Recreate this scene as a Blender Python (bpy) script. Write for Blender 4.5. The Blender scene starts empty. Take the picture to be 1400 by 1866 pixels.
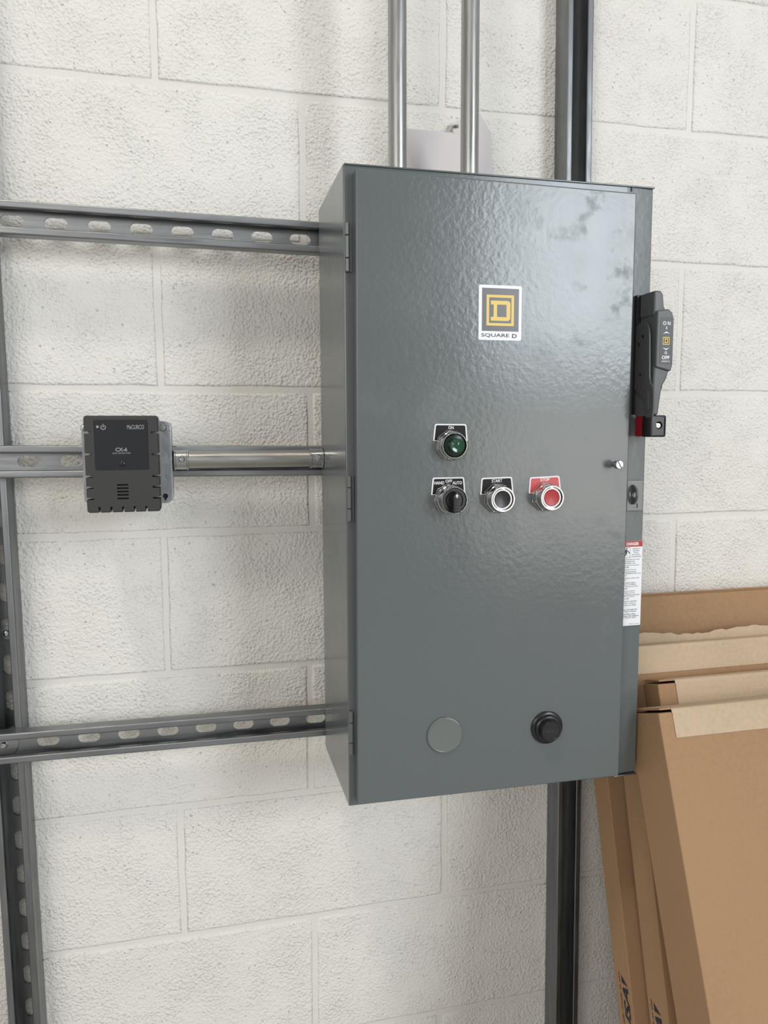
import bpy, bmesh, math, random
from mathutils import Matrix, Vector

random.seed(7)
scene = bpy.context.scene
COL = scene.collection
MM = 0.001

# ------------------------------------------------------------------ camera
cam_d = bpy.data.cameras.new('camera')
cam = bpy.data.objects.new('camera', cam_d)
COL.objects.link(cam)
cam_d.sensor_fit = 'HORIZONTAL'
cam_d.sensor_width = 36.0
cam_d.lens = 1381.446 / 1400 * 36.0
cam_d.clip_start = 0.02
_r = (0.97285155, -0.23138271, -0.00467921)      # right
_u = (0.02850030, 0.09971613, 0.99460767)        # up
_f = (0.22966843, 0.96773898, -0.10360347)       # forward
m = Matrix.Identity(4)
for i in range(3):
    m[i][0], m[i][1], m[i][2] = _r[i], _u[i], -_f[i]
m[0][3], m[1][3], m[2][3] = 0.05246, -1.10909, 1.36016
cam.matrix_world = m
scene.camera = cam

# ------------------------------------------------------------------ world and lights
world = bpy.data.worlds.new('room_ambient')
scene.world = world
world.use_nodes = True
wb = world.node_tree.nodes['Background']
wb.inputs[0].default_value = (0.98, 0.99, 1.0, 1)
wb.inputs[1].default_value = 0.42


def area(name, loc, target, sx, sy, power, color):
    d = bpy.data.lights.new(name, 'AREA')
    d.shape = 'RECTANGLE'
    d.size, d.size_y = sx, sy
    d.energy = power
    d.color = color
    o = bpy.data.objects.new(name, d)
    COL.objects.link(o)
    o.location = loc
    o.rotation_euler = (Vector(target) - Vector(loc)).to_track_quat('-Z', 'Y').to_euler()
    return o


area('high_bay_lamp', (-0.77, -1.95, 5.2), (0.3, -0.3, 1.3), 0.5, 0.5, 52, (1.0, 0.92, 0.82))
area('left_fill', (-2.4, -4.2, 2.2), (0.4, 0.0, 0.7), 2.6, 1.8, 66, (1.0, 0.965, 0.92))  # added soft fill from front left, lifts the shaded wall; no lamp row there
area('daylight_window', (2.70, -4.35, 2.56), (0.4, -0.3, 1.6), 1.35, 1.55, 103, (0.86, 0.93, 1.0))
area('low_warm_fill', (2.75, -4.4, 1.0), (0.4, -0.3, 1.0), 1.7, 1.1, 27, (1.0, 0.965, 0.90))  # added warm panel, no known doorway: brightens lower wall and cabinet door reflection

vs = scene.view_settings
vs.view_transform = 'Standard'
vs.look = 'None'
vs.gamma = 1.0
vs.exposure = -0.17
vs.use_curve_mapping = False
scene.cycles.use_denoising = True


# ------------------------------------------------------------------ materials
def mat(name, color, rough=0.5, metal=0.0, spec=0.5, coat=0.0):
    mt = bpy.data.materials.new(name)
    mt.use_nodes = True
    b = mt.node_tree.nodes['Principled BSDF']
    b.inputs['Base Color'].default_value = (*color, 1)
    b.inputs['Roughness'].default_value = rough
    b.inputs['Metallic'].default_value = metal
    b.inputs['Specular IOR Level'].default_value = spec
    b.inputs['Coat Weight'].default_value = coat
    return mt


def N(mt, kind, **kw):
    n = mt.node_tree.nodes.new(kind)
    for k, v in kw.items():
        setattr(n, k, v)
    return n


def L(mt, a, b):
    mt.node_tree.links.new(a, b)


def bsdf(mt):
    return mt.node_tree.nodes['Principled BSDF']


def noise(mt, scale, detail=3, rough=0.55, vec=None, stretch=None, coord='Position'):
    n = N(mt, 'ShaderNodeTexNoise')
    n.inputs['Scale'].default_value = scale
    n.inputs['Detail'].default_value = detail
    n.inputs['Roughness'].default_value = rough
    if vec is None:
        if coord == 'Position':
            vec = N(mt, 'ShaderNodeNewGeometry').outputs['Position']
        else:
            vec = N(mt, 'ShaderNodeTexCoord').outputs['Object']
    if stretch:
        mp = N(mt, 'ShaderNodeMapping')
        mp.inputs['Scale'].default_value = stretch
        L(mt, vec, mp.inputs[0])
        vec = mp.outputs[0]
    L(mt, vec, n.inputs['Vector'])
    return n


def ramp(mt, src, stops):
    r = N(mt, 'ShaderNodeValToRGB')
    e = r.color_ramp.elements
    while len(e) < len(stops):
        e.new(0.5)
    for i, (p, c) in enumerate(stops):
        e[i].position = p
        e[i].color = (c, c, c, 1) if not isinstance(c, tuple) else (*c, 1)
    L(mt, src, r.inputs[0])
    return r


def bump(mt, height, strength, dist, prev=None):
    b = N(mt, 'ShaderNodeBump')
    b.inputs['Strength'].default_value = strength
    b.inputs['Distance'].default_value = dist
    L(mt, height, b.inputs['Height'])
    if prev:
        L(mt, prev.outputs[0], b.inputs['Normal'])
    L(mt, b.outputs[0], bsdf(mt).inputs['Normal'])
    return b


def M_block():
    mt = mat('painted_block', (0.80, 0.785, 0.74), 0.55, spec=0.35)
    g = noise(mt, 310, 2, 0.55)
    vv = N(mt, 'ShaderNodeTexVoronoi', feature='SMOOTH_F1')
    vv.inputs['Scale'].default_value = 250
    vv.inputs['Smoothness'].default_value = 0.6
    L(mt, N(mt, 'ShaderNodeNewGeometry').outputs['Position'], vv.inputs['Vector'])
    pr = N(mt, 'ShaderNodeMath', operation='ADD')
    L(mt, g.outputs['Fac'], pr.inputs[0])
    L(mt, vv.outputs['Distance'], pr.inputs[1])
    big = noise(mt, 16, 2, 0.5)
    br = ramp(mt, big.outputs['Fac'], [(0.35, 0.45), (0.65, 1.0)])
    mul = N(mt, 'ShaderNodeMath', operation='MULTIPLY')
    L(mt, pr.outputs[0], mul.inputs[0])
    L(mt, br.outputs[0], mul.inputs[1])
    # pin holes in the block face that the paint has not filled
    v = N(mt, 'ShaderNodeTexVoronoi')
    v.inputs['Scale'].default_value = 135
    wob = noise(mt, 260, 2, 0.6)
    wv = N(mt, 'ShaderNodeVectorMath', operation='MULTIPLY_ADD')
    wv.inputs[1].default_value = (0.010, 0.010, 0.010)
    L(mt, wob.outputs['Color'], wv.inputs[0])
    L(mt, N(mt, 'ShaderNodeNewGeometry').outputs['Position'], wv.inputs[2])
    L(mt, wv.outputs[0], v.inputs['Vector'])
    pit = ramp(mt, v.outputs['Distance'], [(0.03, 0.25), (0.16, 1.0)])
    sel = noise(mt, 75, 1, 0.5)
    sr = ramp(mt, sel.outputs['Fac'], [(0.53, 1.0), (0.60, 0.0)])
    mx = N(mt, 'ShaderNodeMath', operation='MAXIMUM')
    L(mt, pit.outputs[0], mx.inputs[0])
    L(mt, sr.outputs[0], mx.inputs[1])
    add = N(mt, 'ShaderNodeMath', operation='ADD')
    L(mt, mul.outputs[0], add.inputs[0])
    L(mt, mx.outputs[0], add.inputs[1])
    bump(mt, add.outputs[0], 1.0, 0.0021)
    c = ramp(mt, noise(mt, 5, 3, 0.5).outputs['Fac'], [(0.3, (0.785, 0.762, 0.712)), (0.7, (0.815, 0.80, 0.752))])
    L(mt, c.outputs[0], bsdf(mt).inputs['Base Color'])
    return mt


def M_mortar():
    mt = mat('painted_mortar', (0.80, 0.785, 0.74), 0.5, spec=0.35)
    bump(mt, noise(mt, 120, 3, 0.6).outputs['Fac'], 0.6, 0.0014)
    c = ramp(mt, noise(mt, 5, 3, 0.5).outputs['Fac'], [(0.3, (0.745, 0.725, 0.675)), (0.7, (0.775, 0.76, 0.715))])
    L(mt, c.outputs[0], bsdf(mt).inputs['Base Color'])
    return mt


def M_galv(name='galvanised_steel', base=(0.30, 0.31, 0.315), rough=0.42, along=(6, 6, 6), lo=0.7):
    mt = mat(name, base, rough, metal=1.0)
    n1 = noise(mt, 9, 4, 0.6, stretch=along)
    c = ramp(mt, n1.outputs['Fac'], [(0.25, tuple(x * lo for x in base)), (0.55, base), (0.8, tuple(min(1, x * 1.25) for x in base))])
    L(mt, c.outputs[0], bsdf(mt).inputs['Base Color'])
    n2 = noise(mt, 30, 3, 0.6, stretch=along)
    r = ramp(mt, n2.outputs['Fac'], [(0.3, rough - 0.1), (0.7, rough + 0.14)])
    L(mt, r.outputs[0], bsdf(mt).inputs['Roughness'])
    bump(mt, n2.outputs['Fac'], 0.12, 0.0006)
    return mt


def M_paint(name='grey_enamel', base=(0.118, 0.135, 0.135), smudge=False):
    mt = mat(name, base, 0.28, spec=0.55)
    peel = noise(mt, 150, 2, 0.5)
    bump(mt, peel.outputs['Fac'], 0.26 if smudge else 0.10, 0.0007)
    fine = noise(mt, 12, 4, 0.6)
    rr = ramp(mt, fine.outputs['Fac'], [(0.3, 0.17), (0.62, 0.21), (0.8, 0.30)])
    out = rr.outputs[0]
    if smudge:
        # finger marks and dried dirt that dull the gloss, mostly near the latch edge
        sm = noise(mt, 19, 5, 0.66)
        sr = ramp(mt, sm.outputs['Fac'], [(0.55, 0.0), (0.72, 0.22)])
        pos = N(mt, 'ShaderNodeSeparateXYZ')
        L(mt, N(mt, 'ShaderNodeNewGeometry').outputs['Position'], pos.inputs[0])
        xr = N(mt, 'ShaderNodeMapRange')
        xr.inputs['From Min'].default_value = 0.38
        xr.inputs['From Max'].default_value = 0.50
        L(mt, pos.outputs['X'], xr.inputs['Value'])
        mu = N(mt, 'ShaderNodeMath', operation='MULTIPLY')
        L(mt, sr.outputs[0], mu.inputs[0])
        L(mt, xr.outputs[0], mu.inputs[1])
        ad = N(mt, 'ShaderNodeMath', operation='ADD')
        L(mt, out, ad.inputs[0])
        L(mt, mu.outputs[0], ad.inputs[1])
        out = ad.outputs[0]
    L(mt, out, bsdf(mt).inputs['Roughness'])
    return mt


def M_card(name, base, fl=1.0):
    mt = mat(name, base, 0.85, spec=0.15)
    n1 = noise(mt, 160, 4, 0.7, coord='Object')
    n2 = noise(mt, 4, 3, 0.5, coord='Object')
    ad = N(mt, 'ShaderNodeMath', operation='ADD')
    L(mt, n1.outputs['Fac'], ad.inputs[0])
    L(mt, n2.outputs['Fac'], ad.inputs[1])
    c = ramp(mt, ad.outputs[0], [(0.0, tuple(x * 0.75 for x in base)), (0.5, tuple(x * 0.94 for x in base)), (1.0, tuple(min(1, x * 1.08) for x in base))])
    c.color_ramp.elements[0].position = 0.25
    dv = N(mt, 'ShaderNodeMath', operation='MULTIPLY')
    dv.inputs[1].default_value = 0.5
    L(mt, ad.outputs[0], dv.inputs[0])
    L(mt, dv.outputs[0], c.inputs[0])
    L(mt, c.outputs[0], bsdf(mt).inputs['Base Color'])
    bump(mt, n2.outputs['Fac'], 0.3, 0.004 * fl)
    return mt


BLOCK = M_block()
MORTAR = M_mortar()
GALV = M_galv(along=(0.5, 6, 6))
GALV_V = M_galv('galvanised_post', base=(0.25, 0.26, 0.265), along=(6, 6, 0.5))
GALV_B = M_galv('bright_galvanised_plate', base=(0.36, 0.375, 0.39), rough=0.40, along=(5, 5, 3))
EMT = M_galv('conduit_zinc', base=(0.44, 0.437, 0.42), rough=0.33, along=(6, 6, 0.4), lo=0.82)
EMT_H = M_galv('conduit_zinc_level', base=(0.44, 0.43, 0.40), rough=0.34, along=(0.4, 6, 6), lo=0.82)
CHROME = mat('chrome', (0.66, 0.655, 0.64), 0.12, metal=1.0)
CAST = mat('cast_zinc', (0.46, 0.465, 0.46), 0.28, metal=1.0)
PAINT = M_paint()
PAINT_DOOR = M_paint('grey_enamel_door', smudge=True)
HANDLE = mat('dark_grey_casting', (0.082, 0.088, 0.088), 0.40)
HANDLE_L = mat('dark_grey_plate', (0.062, 0.067, 0.067), 0.42)
BLACK = mat('black_plastic', (0.012, 0.012, 0.013), 0.28)
BLACK_P = mat('black_legend', (0.010, 0.010, 0.011), 0.45, spec=0.2)
BLACK_M = mat('black_matt', (0.006, 0.006, 0.006), 0.7)
RED = mat('red_plastic', (0.42, 0.022, 0.022), 0.35)
RED_G = mat('red_grip', (0.26, 0.006, 0.010), 0.45)
RED_P = mat('red_plate', (0.55, 0.055, 0.06), 0.35)
WHITE = mat('white_print', (0.85, 0.85, 0.85), 0.45)
LABEL = mat('white_vinyl', (0.83, 0.84, 0.86), 0.4)
INK = mat('black_ink', (0.03, 0.03, 0.032), 0.5)
INK_G = mat('charcoal_ink', (0.085, 0.082, 0.088), 0.3)
YELLOW = mat('yellow_print', (0.78, 0.56, 0.13), 0.4)
GREEN = mat('green_lens', (0.004, 0.060, 0.022), 0.14, coat=0.4)
GREEN_D = mat('dark_green_lens', (0.003, 0.016, 0.009), 0.2)
DET = mat('detector_plastic', (0.040, 0.040, 0.039), 0.5, spec=0.4)
DET_B = mat('detector_back', (0.42, 0.42, 0.41), 0.5)
DET_P = mat('detector_panel', (0.013, 0.014, 0.018), 0.42, spec=0.35)
GREY_PR = mat('grey_print', (0.30, 0.30, 0.30), 0.5)
CARD = M_card('cardboard', (0.41, 0.255, 0.142))
CARD_D = mat('cardboard_shaded', (0.16, 0.095, 0.05), 0.9, spec=0.1)  # darkened copy of the board, shade of the open flap slit in its colour
TAPE = M_card('paper_tape', (0.60, 0.465, 0.325), 0.6)
NAVY = mat('navy_ink', (0.022, 0.018, 0.035), 0.7)
ORANGE = mat('orange_ink', (0.40, 0.11, 0.02), 0.7)
PAPER = mat('white_paper', (0.63, 0.60, 0.605), 0.6)
CONC = M_card('concrete', (0.50, 0.49, 0.465))

# ------------------------------------------------------------------ mesh helpers (all in millimetres: x, d = depth (wall face 0, room negative), z = height)
ORG = {}


def thing(name, label, cat, loc, rot=(0, 0, 0), group=None):
    o = bpy.data.objects.new(name, None)
    COL.objects.link(o)
    o.location = Vector(loc) * MM
    o.rotation_euler = rot
    o.empty_display_size = 0.02
    o['label'] = label
    o['category'] = cat
    if group:
        o['group'] = group
    ORG[o.name] = Vector(loc)
    return o


def tag(o, label=None, cat=None, group=None, kind=None):
    for k, v in (('label', label), ('category', cat), ('group', group), ('kind', kind)):
        if v:
            o[k] = v
    return o


def merge(pieces):
    """pieces: list of (bmesh, material); returns (bmesh, materials)."""
    out = bmesh.new()
    mats = []
    for bm, mt in pieces:
        if mt not in mats:
            mats.append(mt)
        idx = mats.index(mt)
        me = bpy.data.meshes.new('tmp')
        bm.to_mesh(me)
        n0 = len(out.faces)
        out.from_mesh(me)
        out.faces.ensure_lookup_table()
        for f in out.faces[n0:]:
            f.material_index = idx
        bpy.data.meshes.remove(me)
        bm.free()
    return out, mats


def obj(name, pieces, mt=None, parent=None, org=None, local=False, smooth=35, normals=True):
    if mt is not None:
        pieces = [(pieces, mt)]
    bm, mats = merge(pieces)
    if parent is not None:
        root = parent
        while root.parent:
            root = root.parent
        o0 = ORG.get(root.name, Vector((0, 0, 0)))
    else:
        o0 = Vector(org) if org is not None else Vector((0, 0, 0))
    if not local:
        bmesh.ops.translate(bm, vec=-o0, verts=bm.verts)
    bmesh.ops.scale(bm, vec=(MM, MM, MM), verts=bm.verts)
    me = bpy.data.meshes.new(name)
    bm.to_mesh(me)
    bm.free()
    for x in mats:
        me.materials.append(x)
    if smooth:
        me.shade_smooth()
        me.set_sharp_from_angle(angle=math.radians(smooth))
    o = bpy.data.objects.new(name, me)
    COL.objects.link(o)
    if smooth:
        wn = o.modifiers.new('weighted_normal', 'WEIGHTED_NORMAL')
        wn.keep_sharp = True
        wn.weight = 80
    if parent is not None:
        o.parent = parent
    else:
        o.location = o0 * MM
        ORG[o.name] = o0
    return o


def bevel(bm, w, seg=2, ang=40):
    if w <= 0:
        return bm
    es = [e for e in bm.edges if len(e.link_faces) == 2 and e.calc_face_angle(0) > math.radians(ang)]
    bmesh.ops.bevel(bm, geom=es, offset=w, segments=seg, profile=0.5, affect='EDGES', clamp_overlap=True)
    return bm


def box(x0, x1, d0, d1, z0, z1, bv=0, seg=2):
    x0, x1 = min(x0, x1), max(x0, x1)
    d0, d1 = min(d0, d1), max(d0, d1)
    z0, z1 = min(z0, z1), max(z0, z1)
    bm = bmesh.new()
    r = bmesh.ops.create_cube(bm, size=1)
    for v in r['verts']:
        v.co = Vector(((x0 + x1) / 2 + v.co.x * (x1 - x0), (d0 + d1) / 2 + v.co.y * (d1 - d0), (z0 + z1) / 2 + v.co.z * (z1 - z0)))
    return bevel(bm, bv, seg)


def prism(pts, a0, a1, axis='d', bv=0, seg=2):
    """extrude a 2D outline. axis d: pts are (x,z); axis x: pts are (d,z); axis z: pts are (x,d)."""
    bm = bmesh.new()

    def co(p, a):
        return {'d': (p[0], a, p[1]), 'x': (a, p[0], p[1]), 'z': (p[0], p[1], a)}[axis]
    A = [bm.verts.new(co(p, a0)) for p in pts]
    B = [bm.verts.new(co(p, a1)) for p in pts]
    bm.faces.new(A)
    bm.faces.new(B[::-1])
    n = len(pts)
    for i in range(n):
        bm.faces.new((A[i], B[i], B[(i + 1) % n], A[(i + 1) % n]))
    bmesh.ops.recalc_face_normals(bm, faces=bm.faces)
    return bevel(bm, bv, seg)


def flat(pts, d, flip=False):
    """a printed outline lying on a plane of constant depth, pts (x,z)."""
    bm = bmesh.new()
    vs_ = [bm.verts.new((p[0], d, p[1])) for p in pts]
    f = bm.faces.new(vs_)
    f.normal_update()
    if f.normal.y > 0:
        f.normal_flip()
    return bm


def rrect(x0, x1, z0, z1, r, n=4):
    out = []
    for cx, cz, a in ((x1 - r, z1 - r, 0), (x0 + r, z1 - r, 90), (x0 + r, z0 + r, 180), (x1 - r, z0 + r, 270)):
        for i in range(n + 1):
            t = math.radians(a + 90 * i / n)
            out.append((cx + r * math.cos(t), cz + r * math.sin(t)))
    return out


def slot_pts(cx, cz, length, width, vertical=False, n=6):
    r = width / 2
    h = length / 2 - r
    out = []
    for s, a in ((1, -90), (-1, 90)):
        for i in range(n + 1):
            t = math.radians(a + 180 * i / n)
            px, pz = s * h + r * math.cos(t), r * math.sin(t)
            out.append((cx - pz, cz + px) if vertical else (cx + px, cz + pz))
    return out


def disc(cx, cz, r, n=24, a0=0, a1=360):
    return [(cx + r * math.cos(math.radians(a0 + (a1 - a0) * i / n)), cz + r * math.sin(math.radians(a0 + (a1 - a0) * i / n))) for i in range(n + (0 if a1 - a0 == 360 else 1))]


def lathe(prof, cx, cz, d0, seg=32, axis='d', phase=0.0):
    """prof: list of (r, h). axis d: h runs out of the wall from depth d0; axis x: along +x from d0 with (cx,cz) = (depth,height); axis z: upward from d0 at (x,depth)."""
    bm = bmesh.new()
    rings = []
    for r, h in prof:
        ring = []
        for i in range(seg):
            t = phase + 2 * math.pi * i / seg
            c, s = r * math.cos(t), r * math.sin(t)
            p = {'d': (cx + c, d0 - h, cz + s), 'x': (d0 + h, cx + c, cz + s), 'z': (cx + c, cz + s, d0 + h)}[axis]
            ring.append(bm.verts.new(p))
        rings.append(ring)
    for a, b in zip(rings, rings[1:]):
        for i in range(seg):
            bm.faces.new((a[i], a[(i + 1) % seg], b[(i + 1) % seg], b[i]))
    if prof[0][0] > 1e-6:
        bm.faces.new(rings[0][::-1])
    if prof[-1][0] > 1e-6:
        bm.faces.new(rings[-1])
    bmesh.ops.remove_doubles(bm, verts=bm.verts, dist=1e-5)
    bmesh.ops.recalc_face_normals(bm, faces=bm.faces)
    return bm


def join(*bms):
    out = bmesh.new()
    for b in bms:
        me = bpy.data.meshes.new('tmp')
        b.to_mesh(me)
        out.from_mesh(me)
        bpy.data.meshes.remove(me)
        b.free()
    return out


def cut(bm, cutter):
    """boolean difference of two closed bmeshes."""
    obs = []
    for b in (bm, cutter):
        me = bpy.data.meshes.new('tmp')
        b.to_mesh(me)
        b.free()
        o = bpy.data.objects.new('tmp', me)
        COL.objects.link(o)
        obs.append(o)
    md = obs[0].modifiers.new('b', 'BOOLEAN')
    md.operation = 'DIFFERENCE'
    md.solver = 'EXACT'
    md.object = obs[1]
    dg = bpy.context.evaluated_depsgraph_get()
    dg.update()
    me = bpy.data.meshes.new_from_object(obs[0].evaluated_get(dg))
    out = bmesh.new()
    out.from_mesh(me)
    bpy.data.meshes.remove(me)
    for o in obs:
        me = o.data
        bpy.data.objects.remove(o)
        bpy.data.meshes.remove(me)
    return out


def glyphs(s, h=None, w=None, align='C', bold=0.0, shear=0.0, space=1.0):
    """text as flat faces in (x, z), scaled so that its box is h tall (and w wide when given), centred on the origin (or left / right aligned)."""
    cu = bpy.data.curves.new('txt', 'FONT')
    cu.body = s
    cu.size = 10
    cu.offset = bold
    cu.shear = shear
    cu.space_character = space
    cu.resolution_u = 3
    o = bpy.data.objects.new('txt', cu)
    COL.objects.link(o)
    dg = bpy.context.evaluated_depsgraph_get()
    dg.update()
    me = bpy.data.meshes.new_from_object(o.evaluated_get(dg))
    bm = bmesh.new()
    bm.from_mesh(me)
    bpy.data.meshes.remove(me)
    bpy.data.objects.remove(o)
    bpy.data.curves.remove(cu)
    xs = [v.co.x for v in bm.verts]
    ys = [v.co.y for v in bm.verts]
    x0, x1, y0, y1 = min(xs), max(xs), min(ys), max(ys)
    sy = h / (y1 - y0) if h else None
    sx = w / (x1 - x0) if w else sy
    if sy is None:
        sy = sx
    ax = {'C': (x0 + x1) / 2, 'L': x0, 'R': x1}[align]
    for v in bm.verts:
        v.co = Vector(((v.co.x - ax) * sx, 0, (v.co.y - (y0 + y1) / 2) * sy))
    for f in bm.faces:
        f.normal_update()
        if f.normal.y > 0:
            f.normal_flip()
    return bm


def print_at(bm, x, d, z, roll=0.0):
    if roll:
        bmesh.ops.rotate(bm, verts=bm.verts, cent=(0, 0, 0), matrix=Matrix.Rotation(roll, 3, 'Y'))
    bmesh.ops.translate(bm, verts=bm.verts, vec=(x, d, z))
    return bm


# ------------------------------------------------------------------ setting: block wall and floor
H0 = 1828.8
C8 = 203.2
JT = 9.0
wall = tag(obj('wall_back', box(-1650, 2700, 2.2, 190, 0, 3251.2), MORTAR), 'white painted concrete block wall behind the strut frame', kind='structure')
floor = tag(obj('floor', box(-2600, 3600, -5200, 190, -100, 0), CONC), 'grey concrete floor under the leaning cartons', kind='structure')
# measured wander of single head joints: (course counted down from the joint at 1.829 m, half-block index) -> mm
WANDER = {(-1, 0): 3.6, (-1, 4): 3.7, (0, 1): -2.6, (1, 0): -2.5, (1, 4): -1, (2, 1): 3.2, (3, 0): -6, (4, 1): -3.8, (5, 0): 4.2, (5, 2): 6.9, (6, 1): -2.3}
block_meshes = []


def block_mesh(w):
    """a block face with slightly uneven, rounded arrises; six shared variants."""
    if len(block_meshes) == 6:
        return random.choice(block_meshes)
    hw, hh = w / 2, (C8 - JT) / 2
    edge = []
    nx, nz = 11, 6
    for i in range(nx):
        edge.append((-hw + 2 * hw * i / nx, -hh))
    for i in range(nz):
        edge.append((hw, -hh + 2 * hh * i / nz))
    for i in range(nx):
        edge.append((hw - 2 * hw * i / nx, hh))
    for i in range(nz):
        edge.append((-hw, hh - 2 * hh * i / nz))
    bm = bmesh.new()
    rings = [[], [], []]
    for x, z in edge:
        j = random.uniform(-1.3, 0.9)
        for k, (ins, y) in enumerate(((0.0, 5.0), (0.5, 1.3), (3.6, 0.0))):
            q = ins + (j if k == 0 else j * 0.9)
            sx = (1 if x > hw - 0.01 else -1 if x < -hw + 0.01 else 0)
            sz = (1 if z > hh - 0.01 else -1 if z < -hh + 0.01 else 0)
            rings[k].append(bm.verts.new(((x - sx * q) * MM, y * MM, (z - sz * q) * MM)))
    n = len(edge)
    for a, b in zip(rings, rings[1:]):
        for i in range(n):
            bm.faces.new((a[i], a[(i + 1) % n], b[(i + 1) % n], b[i]))
    bm.faces.new(rings[2])
    bmesh.ops.recalc_face_normals(bm, faces=bm.faces)
    for f in bm.faces:
        if len(f.verts) > 4 and f.normal.y > 0:
            bmesh.ops.reverse_faces(bm, faces=bm.faces)
            break
    me = bpy.data.meshes.new('block')
    bm.to_mesh(me)
    bm.free()
    me.materials.append(BLOCK)
    me.shade_smooth()
    block_meshes.append(me)
    return me


W0 = 406.4 - JT
for c in range(-7, 9):
    zc = H0 - c * C8 - C8 / 2
    par = (c + 1) % 2
    v = -8 + par
    while v * C8 < 2650:
        xa = v * C8 + WANDER.get((c, v), random.uniform(-2, 2))
        xb = (v + 2) * C8 + WANDER.get((c, v + 2), 0)
        o = bpy.data.objects.new('block', block_mesh(W0))
        COL.objects.link(o)
        wn = o.modifiers.new('weighted_normal', 'WEIGHTED_NORMAL')
        wn.weight = 80
        o.parent = wall
        o.scale = ((xb - xa - JT) / W0, 1, 1 + random.uniform(-0.004, 0.004))
        o.location = Vector(((xa + xb) / 2, random.uniform(-0.5, 0.7), zc + random.uniform(-0.6, 0.6))) * MM
        v += 2


# ------------------------------------------------------------------ strut frame
def channel(length, depth=20.6, w=41.3, t=2.6, lip=9.5, curl=7.0, slots=(), vertical=False, back=0.0, face=-1, a0=0.0):
    """slotted channel, open toward the room (face -1) or the wall (face +1), running from a0 along x (or z)."""
    h = w / 2
    s = face
    b = back
    f = back + s * depth
    # outline across the channel: (across, depth)
    pts = [(-h, b), (h, b), (h, f), (h - lip, f), (h - lip, f - s * curl), (h - lip + t, f - s * curl), (h - lip + t, f - s * t), (h - t, f - s * t),
           (h - t, b + s * t), (-h + t, b + s * t), (-h + t, f - s * t), (-h + lip - t, f - s * t), (-h + lip - t, f - s * curl), (-h + lip, f - s * curl), (-h + lip, f), (-h, f)]
    bm = bmesh.new()

    def co(p, a):
        return (p[0], p[1], a) if vertical else (a, p[1], p[0])
    A = [bm.verts.new(co(p, a0)) for p in pts]
    B = [bm.verts.new(co(p, a0 + length)) for p in pts]
    bm.faces.new(A)
    bm.faces.new(B[::-1])
    n = len(pts)
    for i in range(n):
        bm.faces.new((A[i], B[i], B[(i + 1) % n], A[(i + 1) % n]))
    bmesh.ops.recalc_face_normals(bm, faces=bm.faces)
    # soften the rolled outer edges
    es = []
    for i in (0, 1, 2, 3, 14, 15):
        for e in A[i].link_edges:
            if e.other_vert(A[i]) is B[i]:
                es.append(e)
    bmesh.ops.bevel(bm, geom=es, offset=2.2, segments=3, profile=0.5, affect='EDGES')
    bmesh.ops.recalc_face_normals(bm, faces=bm.faces)
    if slots:
        cs = []
        for q in slots:
            pr = slot_pts(0, q, 28.6, 14.3, True) if vertical else slot_pts(q, 0, 28.6, 14.3)
            cs.append(prism(pr, b - 4, b + 6, 'd'))
        bm = cut(bm, join(*cs))
    return bm


def screw_bm(x, d, z, r=4.0, h=3.0, slot='cross', turn=0.4):
    head = lathe([(r * 1.02, 0), (r, h * 0.45), (r * 0.75, h * 0.85), (0, h)], x, z, d, 20)
    c = [box(-r * 0.72, r * 0.72, -h * 1.4, -h * 0.45, -r * 0.13, r * 0.13)]
    if slot == 'cross':
        c.append(box(-r * 0.13, r * 0.13, -h * 1.4, -h * 0.45, -r * 0.72, r * 0.72))
    for b in c:
        bmesh.ops.rotate(b, verts=b.verts, cent=(0, 0, 0), matrix=Matrix.Rotation(turn, 3, 'Y'))
        bmesh.ops.translate(b, verts=b.verts, vec=(x, d, z))
        head = cut(head, b)
    return head


def post(name, label, x, rot, slots, screws=()):
    t = thing(name, label, 'strut post', (x, 0, 0), (0, 0, 0), 'upright strut posts against the wall')
    t.rotation_euler = (0, rot, 0)
    t.location = Vector((x - 1354 * math.sin(rot), 0, 0)) * MM
    obj('channel', channel(3240, depth=41.0, slots=slots, vertical=True, back=-0.4, face=-1), GALV_V, t, local=True)
    for z in screws:
        obj('screw', [(lathe([(9.0, 0), (9.0, 1.6), (7.5, 2.0), (0, 2.0)], 0, z, -3.0, 24), GALV_B), (screw_bm(0, -5.0, z, 4.2, 3.2), CHROME)], None, t, local=True)
    return t


post('strut_post', 'slotted steel strut post left of the black gas detector', -217.6, -0.0056, [893.6 + 50.8 * k for k in range(-17, 45)], (1091,))
post('strut_post', 'slotted steel strut post running up behind the grey cabinet', 607.5, -0.0075, [25 + 50.8 * k for k in range(0, 63)])


def rail(z, rot, phase, pitch, label, screws=()):
    sl = []
    q = phase
    while q > -400:
        q -= pitch
    q += pitch
    while q < 625:
        sl.append(q)
        q += pitch
    bm = channel(1068, slots=sl, back=0, face=-1, a0=-425)
    o = obj('strut_rail', bm, GALV, local=True)
    o.location = Vector((0, -41.5, z)) * MM
    o.rotation_euler = (0, rot, 0)
    tag(o, label, 'strut rail', 'level slotted strut rails')
    for x in screws:
        obj('screw', [(lathe([(17.5, 0), (17.5, 1.6), (16.8, 2.0), (0, 2.0)], x, 0, -2.6, 32), GALV), (screw_bm(x, -4.6, 0, 4.5, 4.2), CHROME)], None, o, local=True)
    return o


rail(1625.5, 0.0105, -173.3, 51.83, 'upper slotted strut rail meeting the cabinet near its top hinge')
rail(1324.2, 0.0095, -167.7, 50.9, 'middle slotted strut rail behind the gas detector and its conduit')
rail(947.6, 0.008, -162.8, 52.0, 'lower slotted strut rail meeting the cabinet near its bottom hinge', (-217,))

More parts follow.
